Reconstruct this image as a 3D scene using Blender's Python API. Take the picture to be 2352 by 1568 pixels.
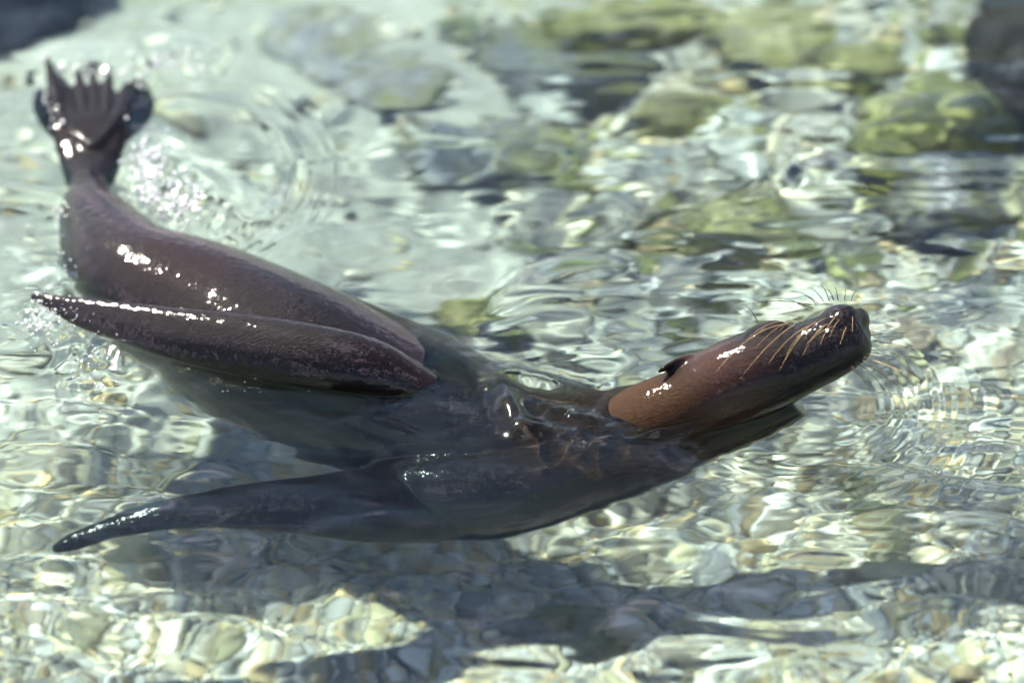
import bpy, bmesh, math, random
import numpy as np
from mathutils import Vector, Matrix

R = math.radians
random.seed(7)
rng = np.random.default_rng(11)
scene = bpy.context.scene
for o in list(bpy.data.objects):
    bpy.data.objects.remove(o)
C = scene.collection

# ------------------------------------------------------------------ camera
PITCH = R(35.0)
DIST = 9.0
SPAN = 1.6                       # metres across the frame at the water's centre
cam_d = bpy.data.cameras.new('camera')
cam = bpy.data.objects.new('camera', cam_d)
C.objects.link(cam)
CAM = Vector((0, -DIST * math.cos(PITCH), DIST * math.sin(PITCH)))
cam.location = CAM
cam.rotation_euler = (math.pi / 2 - PITCH, 0, 0)
cam_d.sensor_width = 36.0
cam_d.lens = 36.0 * DIST / SPAN
cam_d.clip_start = 0.1
cam_d.clip_end = 500
cam_d.dof.use_dof = True
cam_d.dof.focus_distance = 8.83
cam_d.dof.aperture_fstop = 1.25
scene.camera = cam

# ------------------------------------------------------------------ sky, sun, exposure
SUN_EL = R(50)
SUN_DIR = Vector((-0.72, 0.69, 0)).normalized()          # towards the sun, on the ground
SUN_VEC = Vector((SUN_DIR.x * math.cos(SUN_EL), SUN_DIR.y * math.cos(SUN_EL), math.sin(SUN_EL)))
w = bpy.data.worlds.new('World')
scene.world = w
w.use_nodes = True
nt = w.node_tree
nt.nodes.clear()
wo = nt.nodes.new('ShaderNodeOutputWorld')
bg = nt.nodes.new('ShaderNodeBackground')
sky = nt.nodes.new('ShaderNodeTexSky')
sky.sky_type = 'NISHITA'
sky.sun_disc = False
sky.sun_elevation = SUN_EL
sky.sun_rotation = math.atan2(SUN_VEC.x, SUN_VEC.y)
sky.air_density = 1.0
sky.dust_density = 0.4
bg.inputs['Strength'].default_value = 0.05
# broken cloud over the clear sky
tc = nt.nodes.new('ShaderNodeTexCoord')
mp = nt.nodes.new('ShaderNodeMapping')
mp.inputs['Scale'].default_value = (3.2, 3.2, 6.5)
mp.inputs['Location'].default_value = (1.7, 0.4, 0.2)
ns = nt.nodes.new('ShaderNodeTexNoise')
ns.inputs['Scale'].default_value = 1.3
ns.inputs['Detail'].default_value = 5
ns.inputs['Roughness'].default_value = 0.5
cr = nt.nodes.new('ShaderNodeValToRGB')
cr.color_ramp.elements[0].position = 0.54
cr.color_ramp.elements[1].position = 0.61
mx = nt.nodes.new('ShaderNodeMix')
mx.data_type = 'RGBA'
nt.links.new(tc.outputs['Generated'], mp.inputs['Vector'])
nt.links.new(mp.outputs['Vector'], ns.inputs['Vector'])
nt.links.new(ns.outputs['Fac'], cr.inputs['Fac'])
nt.links.new(cr.outputs['Color'], mx.inputs[0])
nt.links.new(sky.outputs['Color'], mx.inputs[6])
mx.inputs[7].default_value = (15.0, 12.8, 16.2, 1)
nt.links.new(mx.outputs[2], bg.inputs['Color'])
nt.links.new(bg.outputs['Background'], wo.inputs['Surface'])

sun_d = bpy.data.lights.new('sun', 'SUN')
sun_d.energy = 5.0
sun_d.angle = R(0.53)
sun_d.color = (1.0, 0.92, 0.78)
sun = bpy.data.objects.new('sun', sun_d)
C.objects.link(sun)
sun.rotation_euler = SUN_VEC.to_track_quat('Z', 'Y').to_euler()
sun_d.cycles.is_caustics_light = True

vs = scene.view_settings
vs.view_transform = 'Standard'
vs.look = 'None'
vs.gamma = 1.0
vs.exposure = 1.52
vs.use_curve_mapping = False
cy = scene.cycles
cy.use_denoising = True
try:
    cy.denoiser = 'OPENIMAGEDENOISE'
    cy.denoising_input_passes = 'RGB_ALBEDO_NORMAL'
except Exception:
    pass
cy.caustics_reflective = False
cy.caustics_refractive = True
cy.max_bounces = 6
cy.diffuse_bounces = 2
cy.glossy_bounces = 2
cy.transmission_bounces = 4
cy.blur_glossy = 0.0
cy.sample_clamp_indirect = 6.0
cy.use_adaptive_sampling = True
cy.adaptive_threshold = 0.06
cy.adaptive_min_samples = 24

# ------------------------------------------------------------------ layout helper
# the layout sheet is 2352 x 1568; a spot on it, at height z, becomes a point in the place.
# Below the water line the sight line is bent as still water bends it.
FWD = Vector((0, math.cos(PITCH), -math.sin(PITCH)))
UPV = Vector((0, math.sin(PITCH), math.cos(PITCH)))
def at(px, py, z=0.0):
    s = SPAN / 2352.0
    d = (FWD * DIST + Vector((1, 0, 0)) * ((px - 1176) * s) + UPV * ((784 - py) * s)).normalized()
    if z >= 0:
        return CAM + d * ((z - CAM.z) / d.z)
    p = CAM + d * ((0 - CAM.z) / d.z)
    n = Vector((0, 0, 1)); eta = 1 / 1.333; c = -d.dot(n)
    t = d * eta + n * (eta * c - math.sqrt(1 - eta * eta * (1 - c * c)))
    return p + t * (z / t.z)

# ------------------------------------------------------------------ materials
def new_mat(name):
    m = bpy.data.materials.new(name)
    m.use_nodes = True
    n = m.node_tree
    return m, n, n.nodes['Principled BSDF'], n.nodes['Material Output']
def ramp(n, stops, interp='LINEAR'):
    r = n.nodes.new('ShaderNodeValToRGB')
    r.color_ramp.interpolation = interp
    e = r.color_ramp.elements
    while len(e) < len(stops): e.new(0.5)
    for k, (p, c) in enumerate(stops):
        e[k].position = p; e[k].color = (*c, 1)
    return r
def noise(n, scale, detail=4, rough=0.55, coord=None, stretch=None):
    t = n.nodes.new('ShaderNodeTexNoise')
    t.inputs['Scale'].default_value = scale
    t.inputs['Detail'].default_value = detail
    t.inputs['Roughness'].default_value = rough
    g = n.nodes.new('ShaderNodeTexCoord')
    src = g.outputs['Object']
    if stretch:
        mpn = n.nodes.new('ShaderNodeMapping')
        mpn.inputs['Scale'].default_value = stretch
        n.links.new(src, mpn.inputs['Vector']); src = mpn.outputs['Vector']
    n.links.new(src, t.inputs['Vector'])
    return t
def mixc(n, fac, a, b, mode='MIX'):
    m = n.nodes.new('ShaderNodeMix'); m.data_type = 'RGBA'; m.blend_type = mode
    for s, v in ((m.inputs[0], fac), (m.inputs[6], a), (m.inputs[7], b)):
        if hasattr(v, 'links') or hasattr(v, 'is_output'): n.links.new(v, s)
        elif isinstance(v, (int, float)): s.default_value = v
        else: s.default_value = (*v, 1)
    return m.outputs[2]
def bump(n, h, strength, dist, bsdf):
    b = n.nodes.new('ShaderNodeBump')
    b.inputs['Strength'].default_value = strength
    b.inputs['Distance'].default_value = dist
    n.links.new(h, b.inputs['Height'])
    n.links.new(b.outputs['Normal'], bsdf.inputs['Normal'])

def mat_water():
    m = bpy.data.materials.new('clear_water'); m.use_nodes = True
    n = m.node_tree; n.nodes.clear()
    o = n.nodes.new('ShaderNodeOutputMaterial')
    g = n.nodes.new('ShaderNodeBsdfGlass')
    g.inputs['IOR'].default_value = 1.333
    g.inputs['Roughness'].default_value = 0.1
    g.inputs['Color'].default_value = (0.83, 0.975, 0.985, 1)
    n.links.new(g.outputs[0], o.inputs['Surface'])
    # fine wind ripple riding on the modelled waves, stronger where the attribute 'chop' says so
    ch = n.nodes.new('ShaderNodeAttribute'); ch.attribute_name = 'chop'
    def rip(scale, stretch, rot, dis):
        g0 = n.nodes.new('ShaderNodeTexCoord'); mpn = n.nodes.new('ShaderNodeMapping')
        mpn.inputs['Scale'].default_value = stretch; mpn.inputs['Rotation'].default_value = (0, 0, rot)
        t = n.nodes.new('ShaderNodeTexNoise'); t.inputs['Scale'].default_value = scale; t.inputs['Detail'].default_value = 0.4
        t.inputs['Distortion'].default_value = dis
        n.links.new(g0.outputs['Object'], mpn.inputs['Vector']); n.links.new(mpn.outputs['Vector'], t.inputs['Vector'])
        return t.outputs['Fac']
    a = rip(6.2, (0.5, 1.15, 1), R(-22), 1.3)
    b = rip(21, (0.45, 1.2, 1), R(-26), 0.9)
    mb = n.nodes.new('ShaderNodeMath'); mb.operation = 'MULTIPLY_ADD'; mb.inputs[1].default_value = 0.11
    n.links.new(b, mb.inputs[0]); n.links.new(a, mb.inputs[2])
    mm = n.nodes.new('ShaderNodeMath'); mm.operation = 'MULTIPLY'
    n.links.new(mb.outputs[0], mm.inputs[0]); n.links.new(ch.outputs['Fac'], mm.inputs[1])
    bp = n.nodes.new('ShaderNodeBump'); bp.inputs['Strength'].default_value = 1.0; bp.inputs['Distance'].default_value = 0.032
    n.links.new(mm.outputs[0], bp.inputs['Height']); n.links.new(bp.outputs['Normal'], g.inputs['Normal'])
    return m

def mat_stone(name, source, lo=0.7, hi=1.15, nscale=60, alg=0.0):
    m, n, b, o = new_mat(name)
    if source == 'object':
        c = n.nodes.new('ShaderNodeObjectInfo').outputs['Color']
    elif source == 'attr':
        a = n.nodes.new('ShaderNodeVertexColor'); a.layer_name = 'tone'; c = a.outputs['Color']
    else:
        rgb = n.nodes.new('ShaderNodeRGB'); rgb.outputs[0].default_value = (*source, 1); c = rgb.outputs[0]
    t = noise(n, nscale, 5, 0.6)
    r = ramp(n, [(0.3, (lo,) * 3), (0.7, (hi,) * 3)])
    n.links.new(t.outputs['Fac'], r.inputs['Fac'])
    c = mixc(n, 1.0, c, r.outputs['Color'], 'MULTIPLY')
    if alg:
        t2 = noise(n, 14, 5, 0.65)
        r2 = ramp(n, [(0.45 - alg * 0.25, (0, 0, 0)), (0.72 - alg * 0.2, (1, 1, 1))])
        n.links.new(t2.outputs['Fac'], r2.inputs['Fac'])
        t3 = noise(n, 45, 4, 0.6)
        r3 = ramp(n, [(0.35, (0.07, 0.075, 0.02)), (0.65, (0.27, 0.25, 0.09))])
        n.links.new(t3.outputs['Fac'], r3.inputs['Fac'])
        c = mixc(n, r2.outputs['Color'], c, r3.outputs['Color'])
    n.links.new(c, b.inputs['Base Color'])
    b.inputs['Roughness'].default_value = 0.6
    b.inputs['Specular IOR Level'].default_value = 0.15
    bump(n, t.outputs['Fac'], 0.35, 0.004, b)
    return m

# ------------------------------------------------------------------ mesh helpers
def link(name, me, mat=None, parent=None):
    o = bpy.data.objects.new(name, me)
    if mat is not None and me is not None and not me.materials:
        me.materials.append(mat)
    C.objects.link(o)
    if parent is not None: o.parent = parent
    if me is not None:
        o.cycles.is_caustics_receiver = True
    return o
def tag(o, label, cat, group=None):
    o['label'] = label; o['category'] = cat
    if group: o['group'] = group
    return o
def mesh_np(name, V, F, smooth=True):
    me = bpy.data.meshes.new(name)
    V = np.asarray(V, dtype=np.float32); F = np.asarray(F, dtype=np.int32)
    k = F.shape[1]
    me.vertices.add(len(V)); me.vertices.foreach_set('co', V.ravel())
    me.loops.add(F.size); me.loops.foreach_set('vertex_index', F.ravel())
    me.polygons.add(len(F))
    me.polygons.foreach_set('loop_start', np.arange(0, F.size, k, dtype=np.int32))
    me.polygons.foreach_set('loop_total', np.full(len(F), k, dtype=np.int32))
    me.polygons.foreach_set('use_smooth', np.full(len(F), smooth))
    me.update(calc_edges=True)
    return me
def grid_faces(nx, ny):
    i = np.arange(nx - 1)[None, :]; j = np.arange(ny - 1)[:, None]
    a = (j * nx + i).ravel()
    return np.stack([a, a + 1, a + nx + 1, a + nx], 1)
def axis(lo, hi, step, far, grow=1.35):
    mid = np.arange(lo, hi + step * 0.5, step)
    out = []; s = step; x = hi
    while x < far:
        s *= grow; x += s; out.append(x)
    left = []; s = step; x = lo
    while x > -far:
        s *= grow; x -= s; left.append(x)
    return np.concatenate([left[::-1], mid, out])
def sstep(a, b, x):
    t = np.clip((x - a) / (b - a), 0, 1); return t * t * (3 - 2 * t)
def waves(X, Y, n, l0, l1, seed, ang0=0.0, spread=math.pi, power=1.0):
    """sum of n sine trains, wavelengths l0..l1, slope-normalised to about 1 rms"""
    r = np.random.default_rng(seed); H = np.zeros_like(X); tot = 0.0
    for k in range(n):
        lam = math.exp(r.uniform(math.log(l0), math.log(l1)))
        th = ang0 + r.uniform(-spread, spread); ph = r.uniform(0, 6.283)
        kk = 2 * math.pi / lam; a = (lam / l1) ** power
        H += (a / kk) * np.sin(kk * (X * math.cos(th) + Y * math.sin(th)) + ph)
        tot += a * a / 2
    return H / math.sqrt(tot)

# ------------------------------------------------------------------ seabed
def blob(X, Y, p, rx, ry):
    return np.exp(-(((X - p.x) / rx) ** 2 + ((Y - p.y) / ry) ** 2))
def seabed_z(X, Y):
    z = -0.62 + 0 * X
    z = z + 0.20 * sstep(0.0, -0.6, Y + 0.12 * X)          # shelves up towards the near shore
    z = z + 0.19 * sstep(0.2, 0.75, X) + 0.08 * sstep(0.7, 1.4, Y)                        # and to the right
    z = z - 0.02 * np.exp(-((X + 0.15) / .4) ** 2 - ((Y + .05) / .3) ** 2)
    z = z + 0.02 * np.sin(X * 5.1 + 1.3) * np.sin(Y * 4.3 + 0.4) + 0.012 * np.sin(X * 11 + Y * 7)
    return z
def zb(x, y):
    return float(seabed_z(np.array([x]), np.array([y]))[0])
def on_bed(px, py):
    z = -0.35
    for _ in range(5):
        p = at(px, py, z); z = zb(p.x, p.y)
    return at(px, py, z)

def build_seabed():
    xs = axis(-1.6, 1.6, 0.02, 60); ys = axis(-1.5, 2.4, 0.02, 60)
    X, Y = np.meshgrid(xs, ys)
    Z = seabed_z(X, Y)
    Z += 0.004 * waves(X, Y, 20, 0.05, 0.4, 5) * 4 * (np.abs(X) < 2)
    me = mesh_np('seabed', np.stack([X.ravel(), Y.ravel(), Z.ravel()], 1), grid_faces(len(xs), len(ys)))
    m, n, b, o = new_mat('pale_gravel_sand')
    t1 = noise(n, 2.6, 6, 0.6)
    r1 = ramp(n, [(0.36, (0.36, 0.34, 0.31)), (0.5, (0.43, 0.42, 0.38)), (0.66, (0.54, 0.52, 0.46))])
    n.links.new(t1.outputs['Fac'], r1.inputs['Fac'])
    t2 = noise(n, 70, 6, 0.7)
    r2 = ramp(n, [(0.32, (0.55, 0.53, 0.5)), (0.66, (1.2, 1.2, 1.2))])
    n.links.new(t2.outputs['Fac'], r2.inputs['Fac'])
    c = mixc(n, 1.0, r1.outputs['Color'], r2.outputs['Color'], 'MULTIPLY')
    t3 = noise(n, 7, 5, 0.6)
    r3 = ramp(n, [(0.58, (0, 0, 0)), (0.7, (0.6, 0.6, 0.6))])
    n.links.new(t3.outputs['Fac'], r3.inputs['Fac'])
    c = mixc(n, r3.outputs['Color'], c, (0.30, 0.28, 0.12))
    n.links.new(c, b.inputs['Base Color'])
    b.inputs['Roughness'].default_value = 0.85
    b.inputs['Specular IOR Level'].default_value = 0.1
    bump(n, t2.outputs['Fac'], 0.6, 0.006, b)
    s = link('seabed', me, m)
    s['kind'] = 'structure'
    return s
seabed = build_seabed()

def ico(sub):
    bm = bmesh.new(); bmesh.ops.create_icosphere(bm, subdivisions=sub, radius=1.0)
    V = np.array([v.co[:] for v in bm.verts]); F = np.array([[v.index for v in f.verts] for f in bm.faces])
    bm.free(); return V, F
I1 = ico(2); I2 = ico(3)
def stone_shape(base, seed, amp=0.16, flat=0.62, facets=5):
    V, F = base; r = np.random.default_rng(seed); P = V.copy()
    for k in range(facets):                                     # worn facets
        d = r.normal(size=3); d /= np.linalg.norm(d); h = r.uniform(0.62, 0.9)
        s = P @ d; P -= np.outer(np.maximum(s - h, 0) * 0.8, d)
    for k in range(4):
        d = r.normal(size=3); f = r.uniform(1.2, 2.6); P *= (1 + amp * 0.4 * np.sin(f * (V @ d) + r.uniform(0, 6)))[:, None]
    P *= np.array([1.0, r.uniform(0.68, 0.95), flat * r.uniform(0.8, 1.15)])
    return P, F
STONES = [stone_shape(I1, 100 + k) for k in range(14)]
PAL = np.array([(0.80, 0.70, 0.50), (0.68, 0.63, 0.52), (0.84, 0.77, 0.62), (0.60, 0.46, 0.27), (0.52, 0.51, 0.47),
                (0.74, 0.56, 0.31), (0.85, 0.82, 0.74), (0.44, 0.41, 0.35), (0.62, 0.57, 0.36), (0.28, 0.27, 0.25), (0.50, 0.40, 0.29)])
PALW = np.array([5, 4, 4, 2, 3, 2, 3, 2, 3, 1, .5]); PALW /= PALW.sum()

def scatter_stones():
    out = []
    def zone(x0, x1, y0, y1, size, keep, spread=0.8):
        st = size * 1.35
        for x in np.arange(x0, x1, st):
            for y in np.arange(y0, y1, st):
                px_ = x + rng.uniform(-.45, .45) * st; py_ = y + rng.uniform(-.45, .45) * st
                if rng.random() > keep(px_, py_): continue
                s = min(size * 1.35, size * rng.uniform(0.6, 1.0) * math.exp(rng.normal(0, spread * 0.4)))
                out.append((px_, py_, s))
    near = lambda x, y: float(sstep(0.8, -0.1, y - 0.25 * x))
    right = lambda x, y: float(sstep(-0.1, 0.35, x) * sstep(1.9, 1.2, y))
    # small gravel near, pebbles over most, cobbles to the right
    zone(-1.2, 1.2, -0.75, 0.4, 0.0108, lambda x, y: 0.95 * float(sstep(0.4, -0.1, y)))
    zone(-1.4, 1.4, -0.8, 1.75, 0.019, lambda x, y: (0.7 + .25 * math.sin(x * 9 + 2 * math.sin(y * 7)) * math.sin(y * 8 + x * 3)) * max(near(x, y), right(x, y), 0.16))
    zone(-1.5, 1.5, -0.95, 1.8, 0.034, lambda x, y: 0.30 * max(0.1 * near(x, y), right(x, y) * (1 - .6 * near(x, y)), 0.05))
    zone(-1.6, 1.6, -0.8, 2.0, 0.06, lambda x, y: 0.28 * max(0.03 * near(x, y), right(x, y) * 0.8 * (1 - .8 * near(x, y)), 0.04))
    return out

def build_stones():
    S = scatter_stones()
    n = len(S)
    # in view: project to the frame through still water
    def seen(x, y, z):
        p = at(1176, 784, z)
        u = abs(x) < 0.78
        d = at(1176, 40, z).y, at(1176, 1540, z).y
        return u and d[1] < y < d[0]
    info = []
    for k, (x, y, s) in enumerate(S):
        z = zb(x, y)
        info.append((s if seen(x, y, z) else 0, k))
    info.sort(reverse=True)
    single = set(k for _, k in info[:300])
    m_obj = mat_stone('worn_stone_single', 'object')
    m_all = mat_stone('worn_stone_gravel', 'attr')
    meshes = []
    for P, F in [stone_shape(I1, 100 + k) for k in range(14)]:
        me = mesh_np('worn_stone', P, F); me.materials.append(m_obj); meshes.append(me)
    VV, FF, CC = [], [], []; off = 0
    for k, (x, y, s) in enumerate(S):
        q = int(rng.integers(14)); col = PAL[rng.choice(len(PAL), p=PALW)] * rng.uniform(0.8, 1.12)
        if y > 0.5 and rng.random() < (0.3 if x > 0.1 else 0.0): col = np.array((0.20, 0.20, 0.08)) * rng.uniform(0.7, 1.6)
        e = (rng.normal(0, 0.22), rng.normal(0, 0.22), rng.uniform(0, 6.283))
        z = zb(x, y) + s * rng.uniform(0.1, 0.45)
        if k in single:
            o = link('cobble' if s > 0.042 else 'pebble', meshes[q], None, seabed)
            o.location = (x, y, z); o.scale = (s, s, s); o.rotation_euler = e; o.color = (*col, 1)
        else:
            P, F = STONES[q]
            M = np.array(Matrix.LocRotScale(None, __import__('mathutils').Euler(e), (s, s, s)).to_3x3())
            VV.append(P @ M.T + np.array((x, y, z))); FF.append(F + off); off += len(P)
            CC.append(np.tile(np.append(col, 1.0), (len(P), 1)))
    me = mesh_np('gravel', np.concatenate(VV), np.concatenate(FF))
    a = me.color_attributes.new('tone', 'FLOAT_COLOR', 'POINT')
    a.data.foreach_set('color', np.concatenate(CC).astype(np.float32).ravel())
    g = link('gravel', me, m_all, seabed)
    g['kind'] = 'stuff'
    print('stones', n, 'tris', sum(len(f) for f in FF))
build_stones()

# ------------------------------------------------------------------ boulders and weed on the bed
I4 = ico(5)
def boulder(name, label, px, py, rx, ry, rz, col, alg, rot=0.0, sink=0.35, seed=1, group=None, lo=0.6):
    P, F = stone_shape(I4, seed, 0.2, 1.0, 9)
    r = np.random.default_rng(seed)
    D = np.zeros(len(P))
    for k in range(26):
        d = r.normal(size=3); d /= np.linalg.norm(d); f = math.exp(r.uniform(math.log(3), math.log(22)))
        D += (0.30 / f) * np.sin(f * (P @ d) + r.uniform(0, 6.28))
    P = P * (1 + 0.42 * D)[:, None] * np.array((rx, ry, rz))
    p = on_bed(px, py)
    me = mesh_np(name, P, F)
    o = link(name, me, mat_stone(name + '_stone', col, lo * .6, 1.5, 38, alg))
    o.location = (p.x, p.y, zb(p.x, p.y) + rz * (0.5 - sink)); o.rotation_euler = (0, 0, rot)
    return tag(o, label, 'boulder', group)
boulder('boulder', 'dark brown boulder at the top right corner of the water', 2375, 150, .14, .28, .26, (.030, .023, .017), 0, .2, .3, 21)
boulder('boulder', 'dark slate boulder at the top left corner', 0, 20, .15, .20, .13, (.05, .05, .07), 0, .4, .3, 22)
boulder('boulder', 'wide flat boulder overgrown with olive algae, at the top edge of the picture', 1490, 60, .17, .14, .09, (.40, .36, .22), .7, .1, .35, 23)
boulder('boulder', 'olive mottled rock at the top, right of the wide flat boulder', 1790, 80, .15, .12, .07, (.42, .38, .24), .55, .6, .35, 41)
boulder('boulder', 'brown olive rock below the mottled rock, upper right', 1620, 260, .12, .07, .05, (.30, .26, .15), .5, .3, .35, 42)
boulder('boulder', 'small dark olive rock left of the dark corner boulder', 1960, 170, .10, .08, .06, (.20, .18, .10), .6, -.3, .35, 43)
boulder('boulder', 'smooth pale grey boulder cut by the right edge, low in the picture', 2335, 1345, .075, .085, .07, (.34, .31, .26), 0, .5, .3, 24)
boulder('boulder', 'dark purple grey boulder beyond the sea lion\'s nose, near the right edge', 2180, 470, .13, .16, .09, (.16, .15, .16), .15, -.2, .35, 25)
boulder('boulder', 'olive algae covered rock just behind the sea lion\'s back', 1085, 770, .10, .10, .06, (.34, .29, .14), .8, -.4, .3, 26)
boulder('boulder', 'long dark grey slab under rippled water above the sea lion\'s neck', 1120, 350, .20, .12, .045, (.15, .15, .17), .1, .25, .35, 27)
boulder('boulder', 'dark grey rock beside the olive boulder at the top', 1270, 165, .13, .13, .07, (.16, .16, .18), .2, .3, .35, 28)
boulder('boulder', 'long olive brown rock above the sea lion\'s ear', 1760, 545, .16, .09, .07, (.40, .36, .22), .6, .2, .35, 29)
boulder('boulder', 'green weedy rock right of the middle, near the dark corner boulder', 2140, 310, .14, .12, .09, (.22, .21, .10), .9, .5, .35, 30)
boulder('boulder', 'round grey cobble-sized boulder in the lower right gravel', 2065, 1255, .055, .05, .05, (.26, .24, .19), .3, .3, .3, 31)
boulder('boulder', 'grey purple sunken slab at the top, left of the middle', 760, 90,   .13, .15, .02, (.34, .32, .34), .1, .4, .35, 32)
boulder('boulder', 'low mauve grey rock above the sea lion\'s hips', 900, 200, .09, .11, .025, (.34, .32, .34), .2, -.2, .35, 33)
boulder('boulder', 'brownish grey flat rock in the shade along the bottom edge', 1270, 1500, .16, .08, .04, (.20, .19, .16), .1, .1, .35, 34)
boulder('boulder', 'small olive rock between the sea lion\'s back and the long olive rock', 1530, 520, .05, .04, .035, (.13, .12, .06), .6, .2, .3, 35)

def weed(label, px, py, length, n, spread, seed, lift=0.02, flat=0.0):
    r = random.Random(seed); V, F = [], []
    p = on_bed(px, py); p.z = zb(p.x, p.y) + lift
    for k in range(n):
        th = r.gauss(flat, spread); L = length * r.uniform(.5, 1.1); wd = r.uniform(.002, .0045)
        d = Vector((math.cos(th), math.sin(th), 0)); s_ = Vector((-d.y, d.x, 0)); b0 = Vector((r.gauss(0, .012), r.gauss(0, .012), 0)); o = len(V); N = 7
        up = r.uniform(.2, .7)
        for i in range(N + 1):
            t = i / N; c = b0 + d * (L * t) + Vector((0, 0, up * L * t * (1 - .6 * t))) + s_ * (.25 * L * math.sin(t * 3 + k))
            ww = wd * (1 - .75 * t); V += [c - s_ * ww, c + s_ * ww + Vector((0, 0, ww * .6))]
        F += [(o + 2 * i, o + 2 * i + 1, o + 2 * i + 3, o + 2 * i + 2) for i in range(N)]
    m, nd, b, _ = new_mat('olive_weed'); t = noise(nd, 40, 3); rp = ramp(nd, [(.3, (.03, .045, .008)), (.7, (.13, .14, .03))])
    nd.links.new(t.outputs['Fac'], rp.inputs['Fac']); nd.links.new(rp.outputs['Color'], b.inputs['Base Color']); b.inputs['Roughness'].default_value = .5
    o = link('seaweed', mesh_np('seaweed', V, F), m); o.location = p
    return tag(o, label, 'seaweed', 'weed tufts on the bed')
weed('dark green weed strand above the sea lion\'s neck, in open water', 1200, 590, .12, 26, .22, 1, .05, 0.0)
weed('olive weed tuft near the top edge, left of the olive boulder', 1010, 75, .12, 30, .35, 2, .03, -.1)
weed('dark weed fringe on the left end of the olive boulder', 1310, 95, .09, 40, .9, 3, .06, 1.2)
weed('green weed tuft below the weedy rock on the right', 2060, 385, .10, 36, .6, 4, .05, .4)
weed('thin weed strands above the sea lion\'s snout', 1820, 610, .11, 22, .3, 5, .05, -.5)
weed('dark weed tuft on gravel in the lower right', 1980, 1185, .06, 20, .5, 6, .03, .2)
weed('olive weed fringe on the rock behind the sea lion\'s back', 1130, 760, .08, 34, .8, 7, .05, .3)

# ------------------------------------------------------------------ sea lion
def loft(stations, nseg=28, cap=True):
    """stations: (centre, side vector, dorsal vector) with lengths as half-axes, tangents implied"""
    V, F = [], []
    for c, a, b in stations:
        for k in range(nseg):
            t = 2 * math.pi * k / nseg
            V.append(c + a * math.cos(t) + b * math.sin(t))
    n = len(stations)
    for i in range(n - 1):
        for k in range(nseg):
            k2 = (k + 1) % nseg
            F.append((i * nseg + k, i * nseg + k2, (i + 1) * nseg + k2, (i + 1) * nseg + k))
    if cap:
        F.append(tuple(range(nseg))[::-1]); F.append(tuple((n - 1) * nseg + k for k in range(nseg)))
    return V, F
def catmull(P, m):
    """P: list of equal-length float tuples -> smooth resampled list"""
    A = np.array(P, dtype=float); A = np.vstack([2 * A[0] - A[1], A, 2 * A[-1] - A[-2]]); out = []
    for i in range(1, len(A) - 2):
        for t in np.linspace(0, 1, m, endpoint=False):
            p0, p1, p2, p3 = A[i - 1], A[i], A[i + 1], A[i + 2]
            out.append(0.5 * (2 * p1 + (p2 - p0) * t + (2 * p0 - 5 * p1 + 4 * p2 - p3) * t * t + (3 * p1 - p0 - 3 * p2 + p3) * t ** 3))
    out.append(A[-2]); return out
def tube_body(pts, dorsal, m=6, nseg=32):
    """pts: (Vector, half width, half height); dorsal: vector or list of vectors"""
    if not isinstance(dorsal, list): dorsal = [dorsal] * len(pts)
    Q = catmull([(*p, a, b, *d) for (p, a, b), d in zip(pts, dorsal)], m)
    st = []
    for i, q in enumerate(Q):
        c = Vector(q[:3]); t = Vector(Q[min(i + 1, len(Q) - 1)][:3]) - Vector(Q[max(i - 1, 0)][:3]); t.normalize()
        d = Vector(q[5:8]); d = (d - t * d.dot(t)).normalized(); s = t.cross(d)
        st.append((c, s * max(q[3], 0.002), d * max(q[4], 0.002)))
    return loft(st, nseg)
def ellipsoid(c, ax, ay, az):
    V0, F0 = I2
    return [c + ax * v[0] + ay * v[1] + az * v[2] for v in V0], [tuple(f) for f in F0]

HEAD_A = (at(1985, 752, 0.125) - at(1480, 955, -0.03)); HEAD_L = HEAD_A.length; HEAD_A.normalize()
HEAD_O = at(1480, 955, -0.03)
hd = Vector((-0.30, 0.86, 0.25)); HEAD_D = (hd - HEAD_A * hd.dot(HEAD_A)).normalized()
HEAD_S = HEAD_D.cross(HEAD_A)                # animal's left
if HEAD_S.z > 0: HEAD_S = -HEAD_S            # its right side (up) is -HEAD_S
def hp(t, d, s):                             # point in head space: along, dorsal, right side (up)
    return HEAD_O + HEAD_A * (t * HEAD_L) + HEAD_D * d - HEAD_S * s

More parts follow.
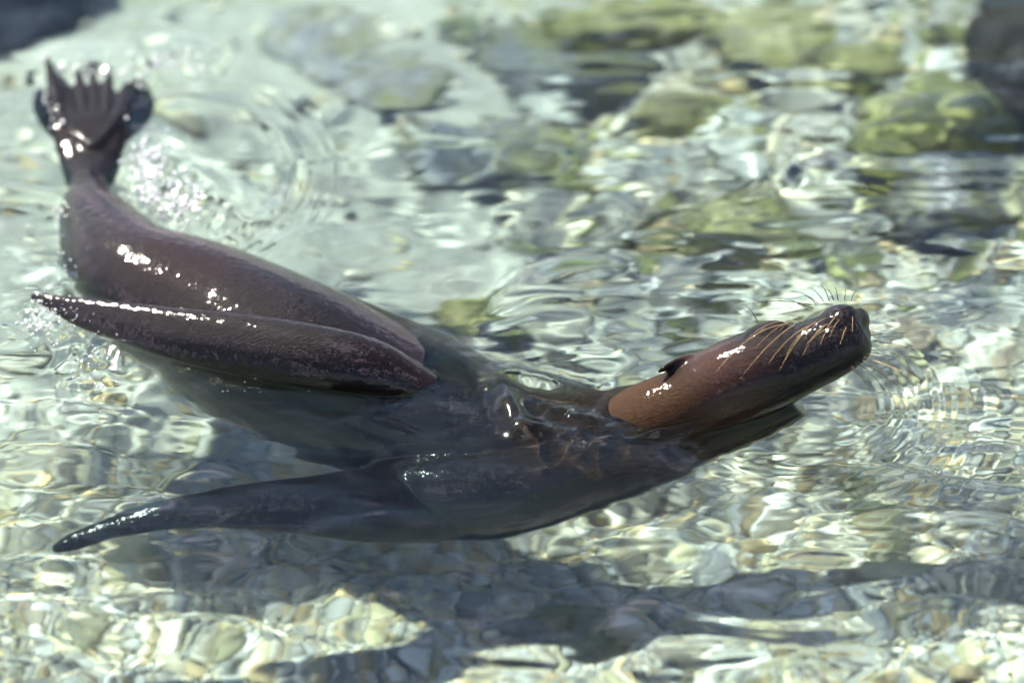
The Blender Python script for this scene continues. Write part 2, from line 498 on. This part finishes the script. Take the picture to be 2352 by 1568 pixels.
EAR_Z = hp(.24, .040, .056).z
def sea_lion_pieces():
    pcs = []
    # trunk: tail -> chest
    dz = Vector((0.5, 0.7, 0.5))
    trunk = [(at(205, 395, -0.016), .020, .018), (at(208, 440, -0.018), .042, .036), (at(228, 512, -0.028), .074, .066), (at(315, 635, -0.058), .128, .115),
             (at(490, 728, -0.085), .155, .146), (at(672, 825, -0.112), .172, .166), (at(885, 918, -0.148), .168, .165),
             (at(1080, 995, -0.160), .146, .142), (at(1270, 1000, -0.138), .115, .112), (at(1400, 985, -0.100), .090, .089),
             (at(1490, 955, -0.06), .072, .072), (hp(.12, -.01, 0), .056, .056), (hp(.3, 0, 0), .05, .05)]
    pcs.append(tube_body(trunk, dz, 6, 40))
    # head
    H = [(at(1330, 1005, -.12), .05, .05), (at(1420, 980, -.072), .066, .066)]
    for t, d, s, a, b in [(0.04, -.006, -.002, .066, .067), (.18, -.005, -.002, .0650, .065), (.34, .001, -.001, .068, .067), (.50, .002, 0, .067, .067), (.62, -.003, 0, .060, .062),
                          (.72, -.006, 0, .052, .056), (.82, -.007, 0, .049, .052), (.91, -.005, 0, .046, .048), (.965, -.003, 0, .040, .042), (1.0, -.002, 0, .026, .028)]:
        H.append((hp(t, d, s), a, b))
    pcs.append(tube_body(H, HEAD_D, 5, 36))
    # brow and eye bulges, muzzle pads, nose, chin
    for sg in (1, -1):
        pcs.append(ellipsoid(hp(.60, .030, .036 * sg), HEAD_A * .046, HEAD_D * .026, HEAD_S * .024))
        pcs.append(ellipsoid(hp(.915, .008, .024 * sg), HEAD_A * .036, HEAD_D * .031, HEAD_S * .028))
    pcs.append(ellipsoid(hp(.87, -.030, 0), HEAD_A * .042, HEAD_D * .022, HEAD_S * .032))
    pcs.append(ellipsoid(hp(1.0, .018, 0), HEAD_A * .013, HEAD_D * .016, HEAD_S * .022))
    # ears: small scrolls lying back along the skull
    EZ = hp(.24, .040, .056).z
    e = [(at(1618, 822, EZ), .008, .008), (at(1585, 824, EZ), .010, .0075), (at(1555, 832, EZ), .010, .006), (at(1528, 845, EZ - .002), .008, .005), (at(1510, 855, EZ - .004), .004, .003)]
    pcs.append(tube_body(e, HEAD_D, 5, 14))
    e = [(hp(.255, .042, -.050), .009, .008), (hp(.20, .056, -.060), .012, .008), (hp(.13, .062, -.066), .011, .007), (hp(.06, .060, -.068), .005, .004)]
    pcs.append(tube_body(e, HEAD_D, 5, 14))
    # throat running under the water beneath the chin
    th = [(at(900, 1080, -0.19), .05, .05), (at(1050, 1090, -0.175), .10, .095), (at(1300, 1070, -0.15), .105, .09), (at(1480, 1030, -0.11), .085, .08), (at(1640, 980, -0.075), .066, .064), (at(1750, 945, -0.045), .055, .055), (at(1830, 920, -0.02), .035, .035)]
    pcs.append(tube_body(th, Vector((0, .3, 1)), 6, 28))
    # breast below the surface
    br = [(at(700, 1110, -0.18), .02, .02), (at(820, 1140, -0.185), .06, .06), (at(960, 1130, -0.175), .09, .09), (at(1120, 1120, -0.165), .10, .095), (at(1300, 1085, -0.14), .088, .083), (at(1450, 1040, -0.11), .055, .055)]
    pcs.append(tube_body(br, Vector((0, .3, 1)), 6, 28))
    # raised fore flipper: upper arm, wrist, blade trailing to the left, chord tipped towards the near side
    ch = Vector((0.10, -0.55, -0.45))
    fl = [(at(1110, 950, -0.085), .025, .025), (at(1040, 918, -0.042), .030, .028), (at(960, 885, -0.016), .036, .032), (at(850, 845, 0.020), .047, .038), (at(710, 820, 0.032), .053, .036),
          (at(530, 790, 0.028), .050, .027), (at(360, 762, 0.020), .042, .018), (at(215, 727, 0.011), .030, .013), (at(120, 696, 0.006), .015, .008), (at(70, 678, 0.004), .006, .005)]
    Q = catmull([(*p, a, b) for p, a, b in fl], 6); st = []
    for i, q in enumerate(Q):
        t = (Vector(Q[min(i + 1, len(Q) - 1)][:3]) - Vector(Q[max(i - 1, 0)][:3])).normalized()
        c = (ch - t * ch.dot(t)).normalized(); n = t.cross(c)
        st.append((Vector(q[:3]), c * q[3], n * q[4]))
    pcs.append(loft(st, 28))
    pcs.append(ellipsoid(at(1015, 902, -.035), Vector((.085, -.035, -.02)), Vector((.015, .04, .0)), Vector((0, 0, .036))))
    # lower fore flipper, sweeping back under the surface on the near side
    ch = Vector((0.25, -0.95, -0.25))
    fl = [(at(1250, 1085, -0.20), .03, .02), (at(1120, 1115, -0.195), .075, .04), (at(950, 1150, -0.14), .088, .035), (at(780, 1160, -0.085), .074, .026), (at(620, 1162, -0.055), .056, .019), (at(490, 1168, -0.042), .044, .015),
          (at(390, 1182, -0.042), .034, .013), (at(290, 1206, -0.052), .027, .011), (at(200, 1233, -0.065), .021, .010), (at(140, 1256, -0.075), .014, .008), (at(122, 1264, -0.08), .006, .005)]
    Q = catmull([(*p, a, b) for p, a, b in fl], 6); st = []
    for i, q in enumerate(Q):
        t = (Vector(Q[min(i + 1, len(Q) - 1)][:3]) - Vector(Q[max(i - 1, 0)][:3])).normalized()
        c = (ch - t * ch.dot(t)).normalized(); n = t.cross(c)
        st.append((Vector(q[:3]), c * q[3], n * q[4]))
    pcs.append(loft(st, 28))
    # hind flippers: two fans of toes joined by a web at the root
    def fan(root, tips, r0, z0):
        for (tx, ty, tz, rr) in tips:
            a = at(*root); b = at(tx, ty, tz); m1 = a.lerp(b, .35); m2 = a.lerp(b, .7)
            pcs.append(tube_body([(a, r0, .011), (m1, rr * 1.25, .010), (m2, rr * 1.1, .008), (a.lerp(b, .93), rr * .8, .007), (b, rr * .35, .004)], Vector((0, 0, 1)), 4, 14))
    pcs.append(tube_body([(at(206, 425, -0.018), .040, .028), (at(208, 372, -0.010), .052, .021), (at(208, 330, 0.004), .060, .015), (at(206, 290, 0.018), .064, .011), (at(204, 262, 0.020), .062, .008), (at(204, 252, 0.020), .046, .005)], Vector((0, 0, 1)), 5, 24))
    for (bx, by, tx, ty, tz, rr) in [(144, 275, 108, 128, .040, .0125), (170, 270, 140, 172, .026, .0115), (195, 264, 178, 152, .030, .0105), (219, 262, 216, 168, .024, .0105), (243, 266, 252, 156, .026, .011), (266, 278, 292, 186, .016, .012)]:
        a_ = at(bx, by, .02); b_ = at(tx, ty, tz); rt = at(214, 340, .014)
        pcs.append(tube_body([(rt, .008, .008), (a_, rr, .0095), (a_.lerp(b_, .5), rr * 1.05, .008), (a_.lerp(b_, .82), rr * .7, .006), (b_, rr * .2, .0035)], Vector((0, 0, 1)), 4, 14))
    # the other hind flipper, half sunk, showing on both sides
    pcs.append(tube_body([(at(245, 340, -0.005), .02, .010), (at(280, 290, -0.008), .040, .010), (at(302, 240, -0.012), .042, .008), (at(312, 200, -0.016), .024, .006), (at(316, 182, -0.018), .008, .004)], Vector((0, 0, 1)), 5, 18))
    pcs.append(tube_body([(at(190, 345, -0.005), .015, .010), (at(140, 300, -0.010), .024, .009), (at(105, 245, -0.015), .024, .008), (at(98, 205, -0.02), .012, .005)], Vector((0, 0, 1)), 5, 18))
    return pcs

def build_sea_lion():
    V, F = [], []
    for v, f in sea_lion_pieces():
        o = len(V); V += [tuple(p) for p in v]; F += [tuple(i + o for i in q) for q in f]
    me = bpy.data.meshes.new('raw'); me.from_pydata(V, [], F)
    bm = bmesh.new(); bm.from_mesh(me); bmesh.ops.recalc_face_normals(bm, faces=bm.faces); bm.to_mesh(me); bm.free()
    tmp = bpy.data.objects.new('raw', me); C.objects.link(tmp)
    md = tmp.modifiers.new('r', 'REMESH'); md.mode = 'VOXEL'; md.voxel_size = 0.0036; md.use_smooth_shade = True
    sm = tmp.modifiers.new('s', 'SMOOTH'); sm.factor = 0.5; sm.iterations = 9
    dg = bpy.context.evaluated_depsgraph_get()
    body = bpy.data.meshes.new_from_object(tmp.evaluated_get(dg))
    bpy.data.objects.remove(tmp)
    body.name = 'sea_lion_body'
    n = len(body.vertices); co = np.empty(n * 3, np.float32); body.vertices.foreach_get('co', co); co = co.reshape(-1, 3)
    # coat tone: gold (neck fur, plus caustic light painted on the throat) and black (muzzle, flippers)
    def near(p, r): return np.exp(-((co - np.array(p)) ** 2).sum(1) / (r * r))
    gold = np.clip(.75 * near(hp(-.02, -.03, .05), .085) + .35 * near(hp(.2, -.05, .04), .08) + .95 * near(at(1340, 965, -.03), .10) + .8 * near(at(1420, 1020, -.05), .10) + .35 * near(at(1180, 985, -.04), .10) + .3 * near(at(1500, 1010, -.05), .12) , 0, 1)
    black = np.clip(1.3 * near(hp(.76, -.035, 0), .105) + near(hp(1., -.02, 0), .07) + .8 * near(hp(.55, .05, .05), .04) + .9 * near(at(1540, 842, EAR_Z), .022) + .9 * near(at(600, 850, .0), .16) + near(at(210, 230, .02), .16), 0, 1)
    red = np.clip(near(hp(.4, 0, .05), .10) + .5 * near(hp(.6, -.03, .04), .06) + .2 * near(at(930, 880, 0), .07) + .35 * near(at(500, 560, .04), .15), 0, 1)
    la = np.array(at(330, 430, .03)); lb = np.array(at(960, 735, .0)); tt = np.clip(((co - la) @ (lb - la)) / ((lb - la) ** 2).sum(), 0, 1)
    dl = np.sqrt(((co - (la + tt[:, None] * (lb - la))) ** 2).sum(1)); band = np.exp(-(dl / .055) ** 2)  # drier brown back; the gap in the sky sheen is put into its colour
    red = np.clip(red + .9 * band, 0, 1); gold = np.clip(gold + .22 * band, 0, 1)
    lc = np.array(at(700, 770, .06)); ld = np.array(at(960, 870, .01)); tt = np.clip(((co - lc) @ (ld - lc)) / ((ld - lc) ** 2).sum(), 0, 1)
    gold = np.clip(gold + .15 * np.exp(-(((co - (lc + tt[:, None] * (ld - lc))) ** 2).sum(1)) / .022 ** 2), 0, 1)
    pad = np.clip(1.6 * near(hp(.93, .012, .04), .045) + near(hp(.93, .012, -.04), .04), 0, 1)
    black = black * (1 - .45 * pad)
    col = np.stack([gold, black, red, pad], 1).astype(np.float32)
    a = body.color_attributes.new('coat', 'FLOAT_COLOR', 'POINT'); a.data.foreach_set('color', col.ravel())
    m, nd, b, o = new_mat('wet_brown_fur')
    vc = nd.nodes.new('ShaderNodeVertexColor'); vc.layer_name = 'coat'
    sp = nd.nodes.new('ShaderNodeSeparateColor'); nd.links.new(vc.outputs['Color'], sp.inputs['Color'])
    t1 = noise(nd, 12, 5, 0.6)
    r1 = ramp(nd, [(0.3, (0.002, 0.0012, 0.0015)), (0.7, (0.0065, 0.003, 0.003))])
    nd.links.new(t1.outputs['Fac'], r1.inputs['Fac'])
    t2 = noise(nd, 60, 5, 0.65, stretch=(1, 3, 6))
    r2 = ramp(nd, [(0.3, (0.024, 0.011, 0.005)), (0.7, (0.048, 0.026, 0.013))])
    nd.links.new(t2.outputs['Fac'], r2.inputs['Fac'])
    r4 = ramp(nd, [(0.3, (0.02, 0.007, 0.004)), (0.7, (0.055, 0.02, 0.010))]); nd.links.new(t2.outputs['Fac'], r4.inputs['Fac'])
    c = mixc(nd, sp.outputs[2], r1.outputs['Color'], r4.outputs['Color'])
    c = mixc(nd, sp.outputs[0], c, r2.outputs['Color'])
    c = mixc(nd, sp.outputs[1], c, (0.003, 0.0025, 0.0027))
    nd.links.new(c, b.inputs['Base Color'])
    rr = nd.nodes.new('ShaderNodeMapRange'); rr.inputs['To Min'].default_value = 0.34; rr.inputs['To Max'].default_value = 0.5
    nd.links.new(sp.outputs[0], rr.inputs['Value']); nd.links.new(rr.outputs[0], b.inputs['Roughness'])
    b.inputs['Specular IOR Level'].default_value = 0.05
    cw = nd.nodes.new('ShaderNodeMapRange'); cw.inputs['To Min'].default_value = 0.8; cw.inputs['To Max'].default_value = 0.08
    cb = nd.nodes.new('ShaderNodeMath'); cb.operation = 'MULTIPLY_ADD'; cb.inputs[1].default_value = 0.45; cb.use_clamp = True
    nd.links.new(sp.outputs[1], cb.inputs[0]); nd.links.new(sp.outputs[0], cb.inputs[2])
    nd.links.new(cb.outputs[0], cw.inputs['Value']); nd.links.new(cw.outputs[0], b.inputs['Coat Weight']); t5 = noise(nd, 22, 5, 0.65); r5 = nd.nodes.new('ShaderNodeMapRange'); r5.inputs['From Min'].default_value = 0.35; r5.inputs['From Max'].default_value = 0.65; r5.inputs['To Min'].default_value = 0.04; r5.inputs['To Max'].default_value = 0.10
    nd.links.new(t5.outputs['Fac'], r5.inputs['Value']); nd.links.new(r5.outputs[0], b.inputs['Coat Roughness'])
    t3 = noise(nd, 190, 4, 0.65, stretch=(1, 1.6, 2.2))
    vo = nd.nodes.new('ShaderNodeTexVoronoi'); vo.inputs['Scale'].default_value = 150
    gt = nd.nodes.new('ShaderNodeTexCoord'); nd.links.new(gt.outputs['Object'], vo.inputs['Vector'])
    pm = nd.nodes.new('ShaderNodeMath'); pm.operation = 'MULTIPLY'; nd.links.new(vo.outputs['Distance'], pm.inputs[0]); nd.links.new(vc.outputs['Alpha'], pm.inputs[1])
    pa = nd.nodes.new('ShaderNodeMath'); pa.operation = 'SUBTRACT'; nd.links.new(t3.outputs['Fac'], pa.inputs[0]); nd.links.new(pm.outputs[0], pa.inputs[1])
    bump(nd, pa.outputs[0], 0.45, 0.005, b)
    b2 = nd.nodes.new('ShaderNodeBump'); b2.inputs['Strength'].default_value = 0.4; b2.inputs['Distance'].default_value = 0.004
    t6 = noise(nd, 75, 2, 0.5); pb = nd.nodes.new('ShaderNodeMath'); pb.operation = 'SUBTRACT'
    nd.links.new(t6.outputs['Fac'], pb.inputs[0]); nd.links.new(pm.outputs[0], pb.inputs[1])
    nd.links.new(pb.outputs[0], b2.inputs['Height']); nd.links.new(b2.outputs['Normal'], b.inputs['Coat Normal'])
    root = bpy.data.objects.new('sea_lion', None); C.objects.link(root)
    root.location = at(880, 930, -0.125)
    tag(root, 'dark brown wet sea lion swimming on its side with muzzle raised above the water', 'sea lion')
    body.transform(Matrix.Translation(-root.location))
    link('body', body, m, root)
    return root
sea_lion = build_sea_lion()

def build_whiskers(root):
    m, n, b, o = new_mat('whisker_sunlit_horn'); b.inputs['Base Color'].default_value = (0.50, 0.34, 0.15, 1); b.inputs['Roughness'].default_value = 0.35  # horn colour, with the gold of sunlit bristles put in
    m2, n, b, o = new_mat('whisker_dark'); b.inputs['Base Color'].default_value = (0.05, 0.03, 0.02, 1); b.inputs['Roughness'].default_value = 0.35
    def one(p0, p1, p2, mat, r0):
        V, F = [], []; N = 10
        for i in range(N + 1):
            t = i / N; c = p0 * (1 - t) ** 2 + p1 * 2 * t * (1 - t) + p2 * t * t
            tg = ((p1 - p0) * (1 - t) + (p2 - p1) * t).normalized(); s = tg.cross(Vector((.3, .8, .5))).normalized(); u = tg.cross(s)
            r = r0 * (1 - 0.8 * t)
            for k in range(5):
                V.append(c + s * (r * math.cos(k * 1.2566)) + u * (r * math.sin(k * 1.2566)) - root.location)
        for i in range(N):
            for k in range(5):
                F.append((i * 5 + k, i * 5 + (k + 1) % 5, (i + 1) * 5 + (k + 1) % 5, (i + 1) * 5 + k))
        link('whisker', mesh_np('whisker', V, F), mat, root)
    r = random.Random(5)
    # upper (right) pad, long bristles in sunlit gold sweeping back over the cheek: root px, tip px
    near = [((1800, 745), (1645, 853)), ((1825, 745), (1700, 870)), ((1850, 740), (1735, 800)), ((1870, 745), (1765, 835)), ((1895, 730), (1805, 815)), ((1905, 745), (1842, 818)),
            ((1925, 735), (1872, 770)), ((1945, 722), (1885, 790)), ((1955, 735), (1905, 775)), ((1965, 740), (1958, 762)), ((1935, 750), (1852, 790)), ((1880, 715), (1790, 760)), ((1838, 738), (1715, 780)), ((1860, 752), (1790, 850)), ((1915, 738), (1850, 775)), ((1950, 745), (1930, 790))]
    for (a, c) in near:
        zt = 0.135; p0 = at(a[0], a[1], zt); p2 = at(c[0], c[1], zt + 0.02); p1 = (p0 + p2) / 2 + Vector((r.uniform(-.006, .006), r.uniform(0, .015), r.uniform(.012, .034)))
        one(p0 - (p0 - CAM).normalized() * -0.012, p1, p2, m, 0.00042 + .00018 * r.random())
    top = [((1850, 705), (1755, 690)), ((1862, 700), (1690, 705)), ((1880, 697), (1800, 672)), ((1893, 694), (1845, 660)), ((1905, 692), (1880, 655)), ((1925, 690), (1915, 660)),
           ((1940, 690), (1945, 665)), ((1915, 690), (1895, 668)), ((1868, 708), (1780, 712)), ((1955, 692), (1972, 672)), ((1740, 738), (1700, 700)), ((1875, 700), (1830, 684))]
    for (a, c) in top:
        p0 = at(a[0], a[1], .12); p2 = at(c[0], c[1], .12 + 0.015); p1 = (p0 + p2) / 2 + Vector((0, 0.01, 0.012)); one(p0, p1, p2, m2, 0.0008)
    far = [((1985, 765), (2060, 745)), ((1990, 775), (2085, 765)), ((1992, 785), (2110, 808)), ((1990, 795), (2090, 795)), ((1985, 805), (2080, 828)), ((1982, 812), (2070, 850)), ((1980, 820), (2060, 880)),
           ((1975, 830), (2040, 905)), ((1968, 840), (2010, 920)), ((1988, 770), (2040, 735)), ((1990, 790), (2050, 778)), ((1985, 800), (2045, 803)), ((1980, 815), (2110, 870)), ((1975, 825), (2085, 905)), ((1965, 845), (2000, 880))]
    for q, (a, c) in enumerate(far):
        p0 = at(a[0] - 12, a[1], .10); p2 = at(c[0], c[1], .085 + r.uniform(-.02, .02)); p1 = (p0 + p2) / 2 + Vector((0.0, r.uniform(-.01, .01), r.uniform(0, .012))); one(p0, p1, p2, m2 if q % 3 else m, 0.0008)
build_whiskers(sea_lion)

# ------------------------------------------------------------------ water
def build_water():
    xs = axis(-1.0, 1.0, 0.0042, 60, 1.3); ys = axis(-1.05, 1.2, 0.0042, 60, 1.3)
    X, Y = np.meshgrid(xs, ys)
    ins = sstep(1.15, 0.95, np.abs(X)) * sstep(-1.25, -1.0, Y) * sstep(1.45, 1.15, Y)
    wide = sstep(3, 1.5, np.hypot(X, Y))
    def g(px, py, rx, ry, rot=0.0):
        p = at(px, py, 0); c, s_ = math.cos(rot), math.sin(rot)
        U = (X - p.x) * c + (Y - p.y) * s_; W = -(X - p.x) * s_ + (Y - p.y) * c
        return np.exp(-((U / rx) ** 2 + (W / ry) ** 2))
    H = 0.04 * waves(X, Y, 14, 0.22, 0.7, 1, 1.2, 0.8) * wide
    # slack water behind the tail and over the near-left shallows, livelier to the right and above
    calm = np.clip(g(480, 330, .26, .36) + .75 * g(300, 60, .5, .25) + .35 * g(250, 1480, .5, .25) + .8 * g(950, 1080, .5, .24), 0, .88)
    busy = (1 - calm) * (0.75 + 0.5 * sstep(-0.3, 0.6, X))
    warp = waves(X, Y, 8, 0.3, 0.8, 2)
    H += 0.056 * (1 - calm) * waves(X + warp * .08, Y - warp * .08, 30, 0.08, 0.22, 3, 1.75, 1.25) * ins
    H += 0.030 * (1 - calm) * waves(X - warp * .05, Y + warp * .08, 34, 0.04, 0.085, 4, 1.9, 1.3) * ins
    patch = sstep(0.0, 0.12, waves(X, Y, 9, 0.35, 0.9, 8) * 1.0)
    # rings running out from the raised head
    p = at(1790, 905, 0); Rr = np.hypot(X - p.x, (Y - p.y)); an = np.arctan2(Y - p.y, X - p.x)
    ring = sstep(.10, .16, Rr) * np.exp(-((Rr - .16) / .20) ** 2) * (0.45 + 0.55 * np.cos(an + 0.5))
    H += .0010 * ring * (.35 + .65 * patch) * np.sin(2 * math.pi * Rr / .029 + 60 * warp + 1.5 * np.sin(3 * an)) * ins
    # the bow of water turned by the tail
    p = at(430, 400, 0); Rr = np.hypot(X - p.x, (Y - p.y) * .8); an = np.arctan2(Y - p.y, X - p.x)
    arc = np.exp(-((Rr - .175) / .018) ** 2) * sstep(1.9, .9, np.abs(an - .35))
    H += .0055 * arc
    H += .0008 * np.exp(-((Rr - .215) / .03) ** 2) * np.sin(2 * math.pi * Rr / .018) * sstep(2.2, 1.0, np.abs(an - .35))
    # crest coming in from the left towards the hips
    H += .010 * g(60, 450, .12, .016, -.22)
    # water piled against the neck and at the throat
    for (px, py, rx, ry, rot, h) in [(1165, 940, .022, .06, .25, .032), (1230, 885, .07, .028, -.35, .026), (1300, 960, .06, .016, -.45, .010),
                                     (1590, 965, .018, .03, -.5, .022), (1530, 1000, .05, .012, .35, .014), (1210, 1000, .03, .02, .2, .018), (700, 905, .10, .02, -.1, .006)]:
        H += .75 * h * g(px, py, rx, ry, rot)
    churn = np.clip(g(1230, 930, .11, .07) + .9 * g(1430, 960, .09, .06) + .5 * g(1600, 960, .06, .05), 0, 1)
    H += churn * (0.15 * waves(X, Y, 26, 0.025, 0.06, 12) + .13 * waves(X, Y, 26, 0.015, 0.028, 15)) * ins
    # broken water: behind the tail, along both edges of the raised flipper, at the toes
    spl = np.clip(g(400, 450, .045, .14, .62) + .9 * g(100, 735, .06, .05) + .9 * g(200, 850, .05, .07) + .8 * g(420, 690, .14, .05, -.1) + .8 * g(240, 660, .09, .10)
                  + .7 * g(180, 190, .10, .06) + .7 * g(390, 150, .06, .05, .3) + .6 * g(130, 490, .02, .02) + .5 * g(25, 630, .03, .03), 0, 1)
    H += (0.38 * spl * waves(X, Y, 30, 0.03, 0.065, 13) + .1 * spl * waves(X, Y, 20, 0.02, 0.035, 14)) * ins
    H += .024 * g(445, 425, .05, .16, .62) + .016 * g(170, 680, .07, .05) + .012 * g(280, 800, .06, .06) + .014 * g(200, 150, .10, .05) + .012 * g(420, 130, .07, .05)
    me = mesh_np('water', np.stack([X.ravel(), Y.ravel(), H.ravel()], 1), grid_faces(len(xs), len(ys)))
    chop = (0.35 + 0.65 * patch) * busy * (1 - .35 * sstep(.15, .5, Y) * sstep(.5, .1, X)) * ins * (1 - .8 * np.clip(spl + churn, 0, 1)) + .12
    at_ = me.attributes.new('chop', 'FLOAT', 'POINT'); at_.data.foreach_set('value', chop.astype(np.float32).ravel())
    o = link('water', me, mat_water())
    o['kind'] = 'structure'
    o.cycles.is_caustics_caster = True
    o.cycles.is_caustics_receiver = False
    print('water verts', X.size)
build_water()

# ------------------------------------------------------------------ spray thrown up by the tail and the flipper
def build_spray():
    r = np.random.default_rng(3); V0, F0 = ico(2); VV, FF = [], []; off = 0
    for (px, py, sx, sy, n, zt, r0, r1) in [(340, 385, 22, 34, 150, .05, .0018, .0042), (412, 455, 32, 26, 150, .03, .0018, .0042), (200, 165, 60, 16, 60, .03, .0018, .0042), (390, 150, 35, 14, 34, .03, .0018, .0042),
                                    (95, 735, 26, 26, 170, .03, .0006, .0024), (210, 830, 25, 55, 80, .025, .0004, .0016), (120, 230, 14, 55, 30, .03, .0018, .004),
                                    (140, 492, 12, 8, 10, .02, .0015, .003), (140, 715, 40, 14, 40, .035, .0005, .0013), (560, 885, 120, 14, 16, .012, .0004, .0009), (160, 620, 40, 30, 20, .02, .0008, .002)]:
        for k in range(n):
            p = at(px + r.normal(0, sx), py + r.normal(0, sy), r.uniform(.006, zt)); q = r0 + (r1 - r0) * r.random() ** 2.2
            VV.append(V0 * q * np.array((1, 1, r.uniform(.9, 1.4))) + np.array(p)); FF.append(F0 + off); off += len(V0)
    m, n, b, o = new_mat('glint_white_drops')
    b.inputs['Base Color'].default_value = (0.9, 0.93, 0.95, 1); b.inputs['Transmission Weight'].default_value = 0.1  # near-opaque white in place of sun glints on clear drops
    b.inputs['IOR'].default_value = 1.333; b.inputs['Roughness'].default_value = 0.12
    ob = link('spray', mesh_np('spray', np.concatenate(VV), np.concatenate(FF)), m)
    ob['kind'] = 'stuff'; ob['label'] = 'fine spray of water drops around the sea lion\'s tail and raised flipper'; ob['category'] = 'spray'
build_spray()
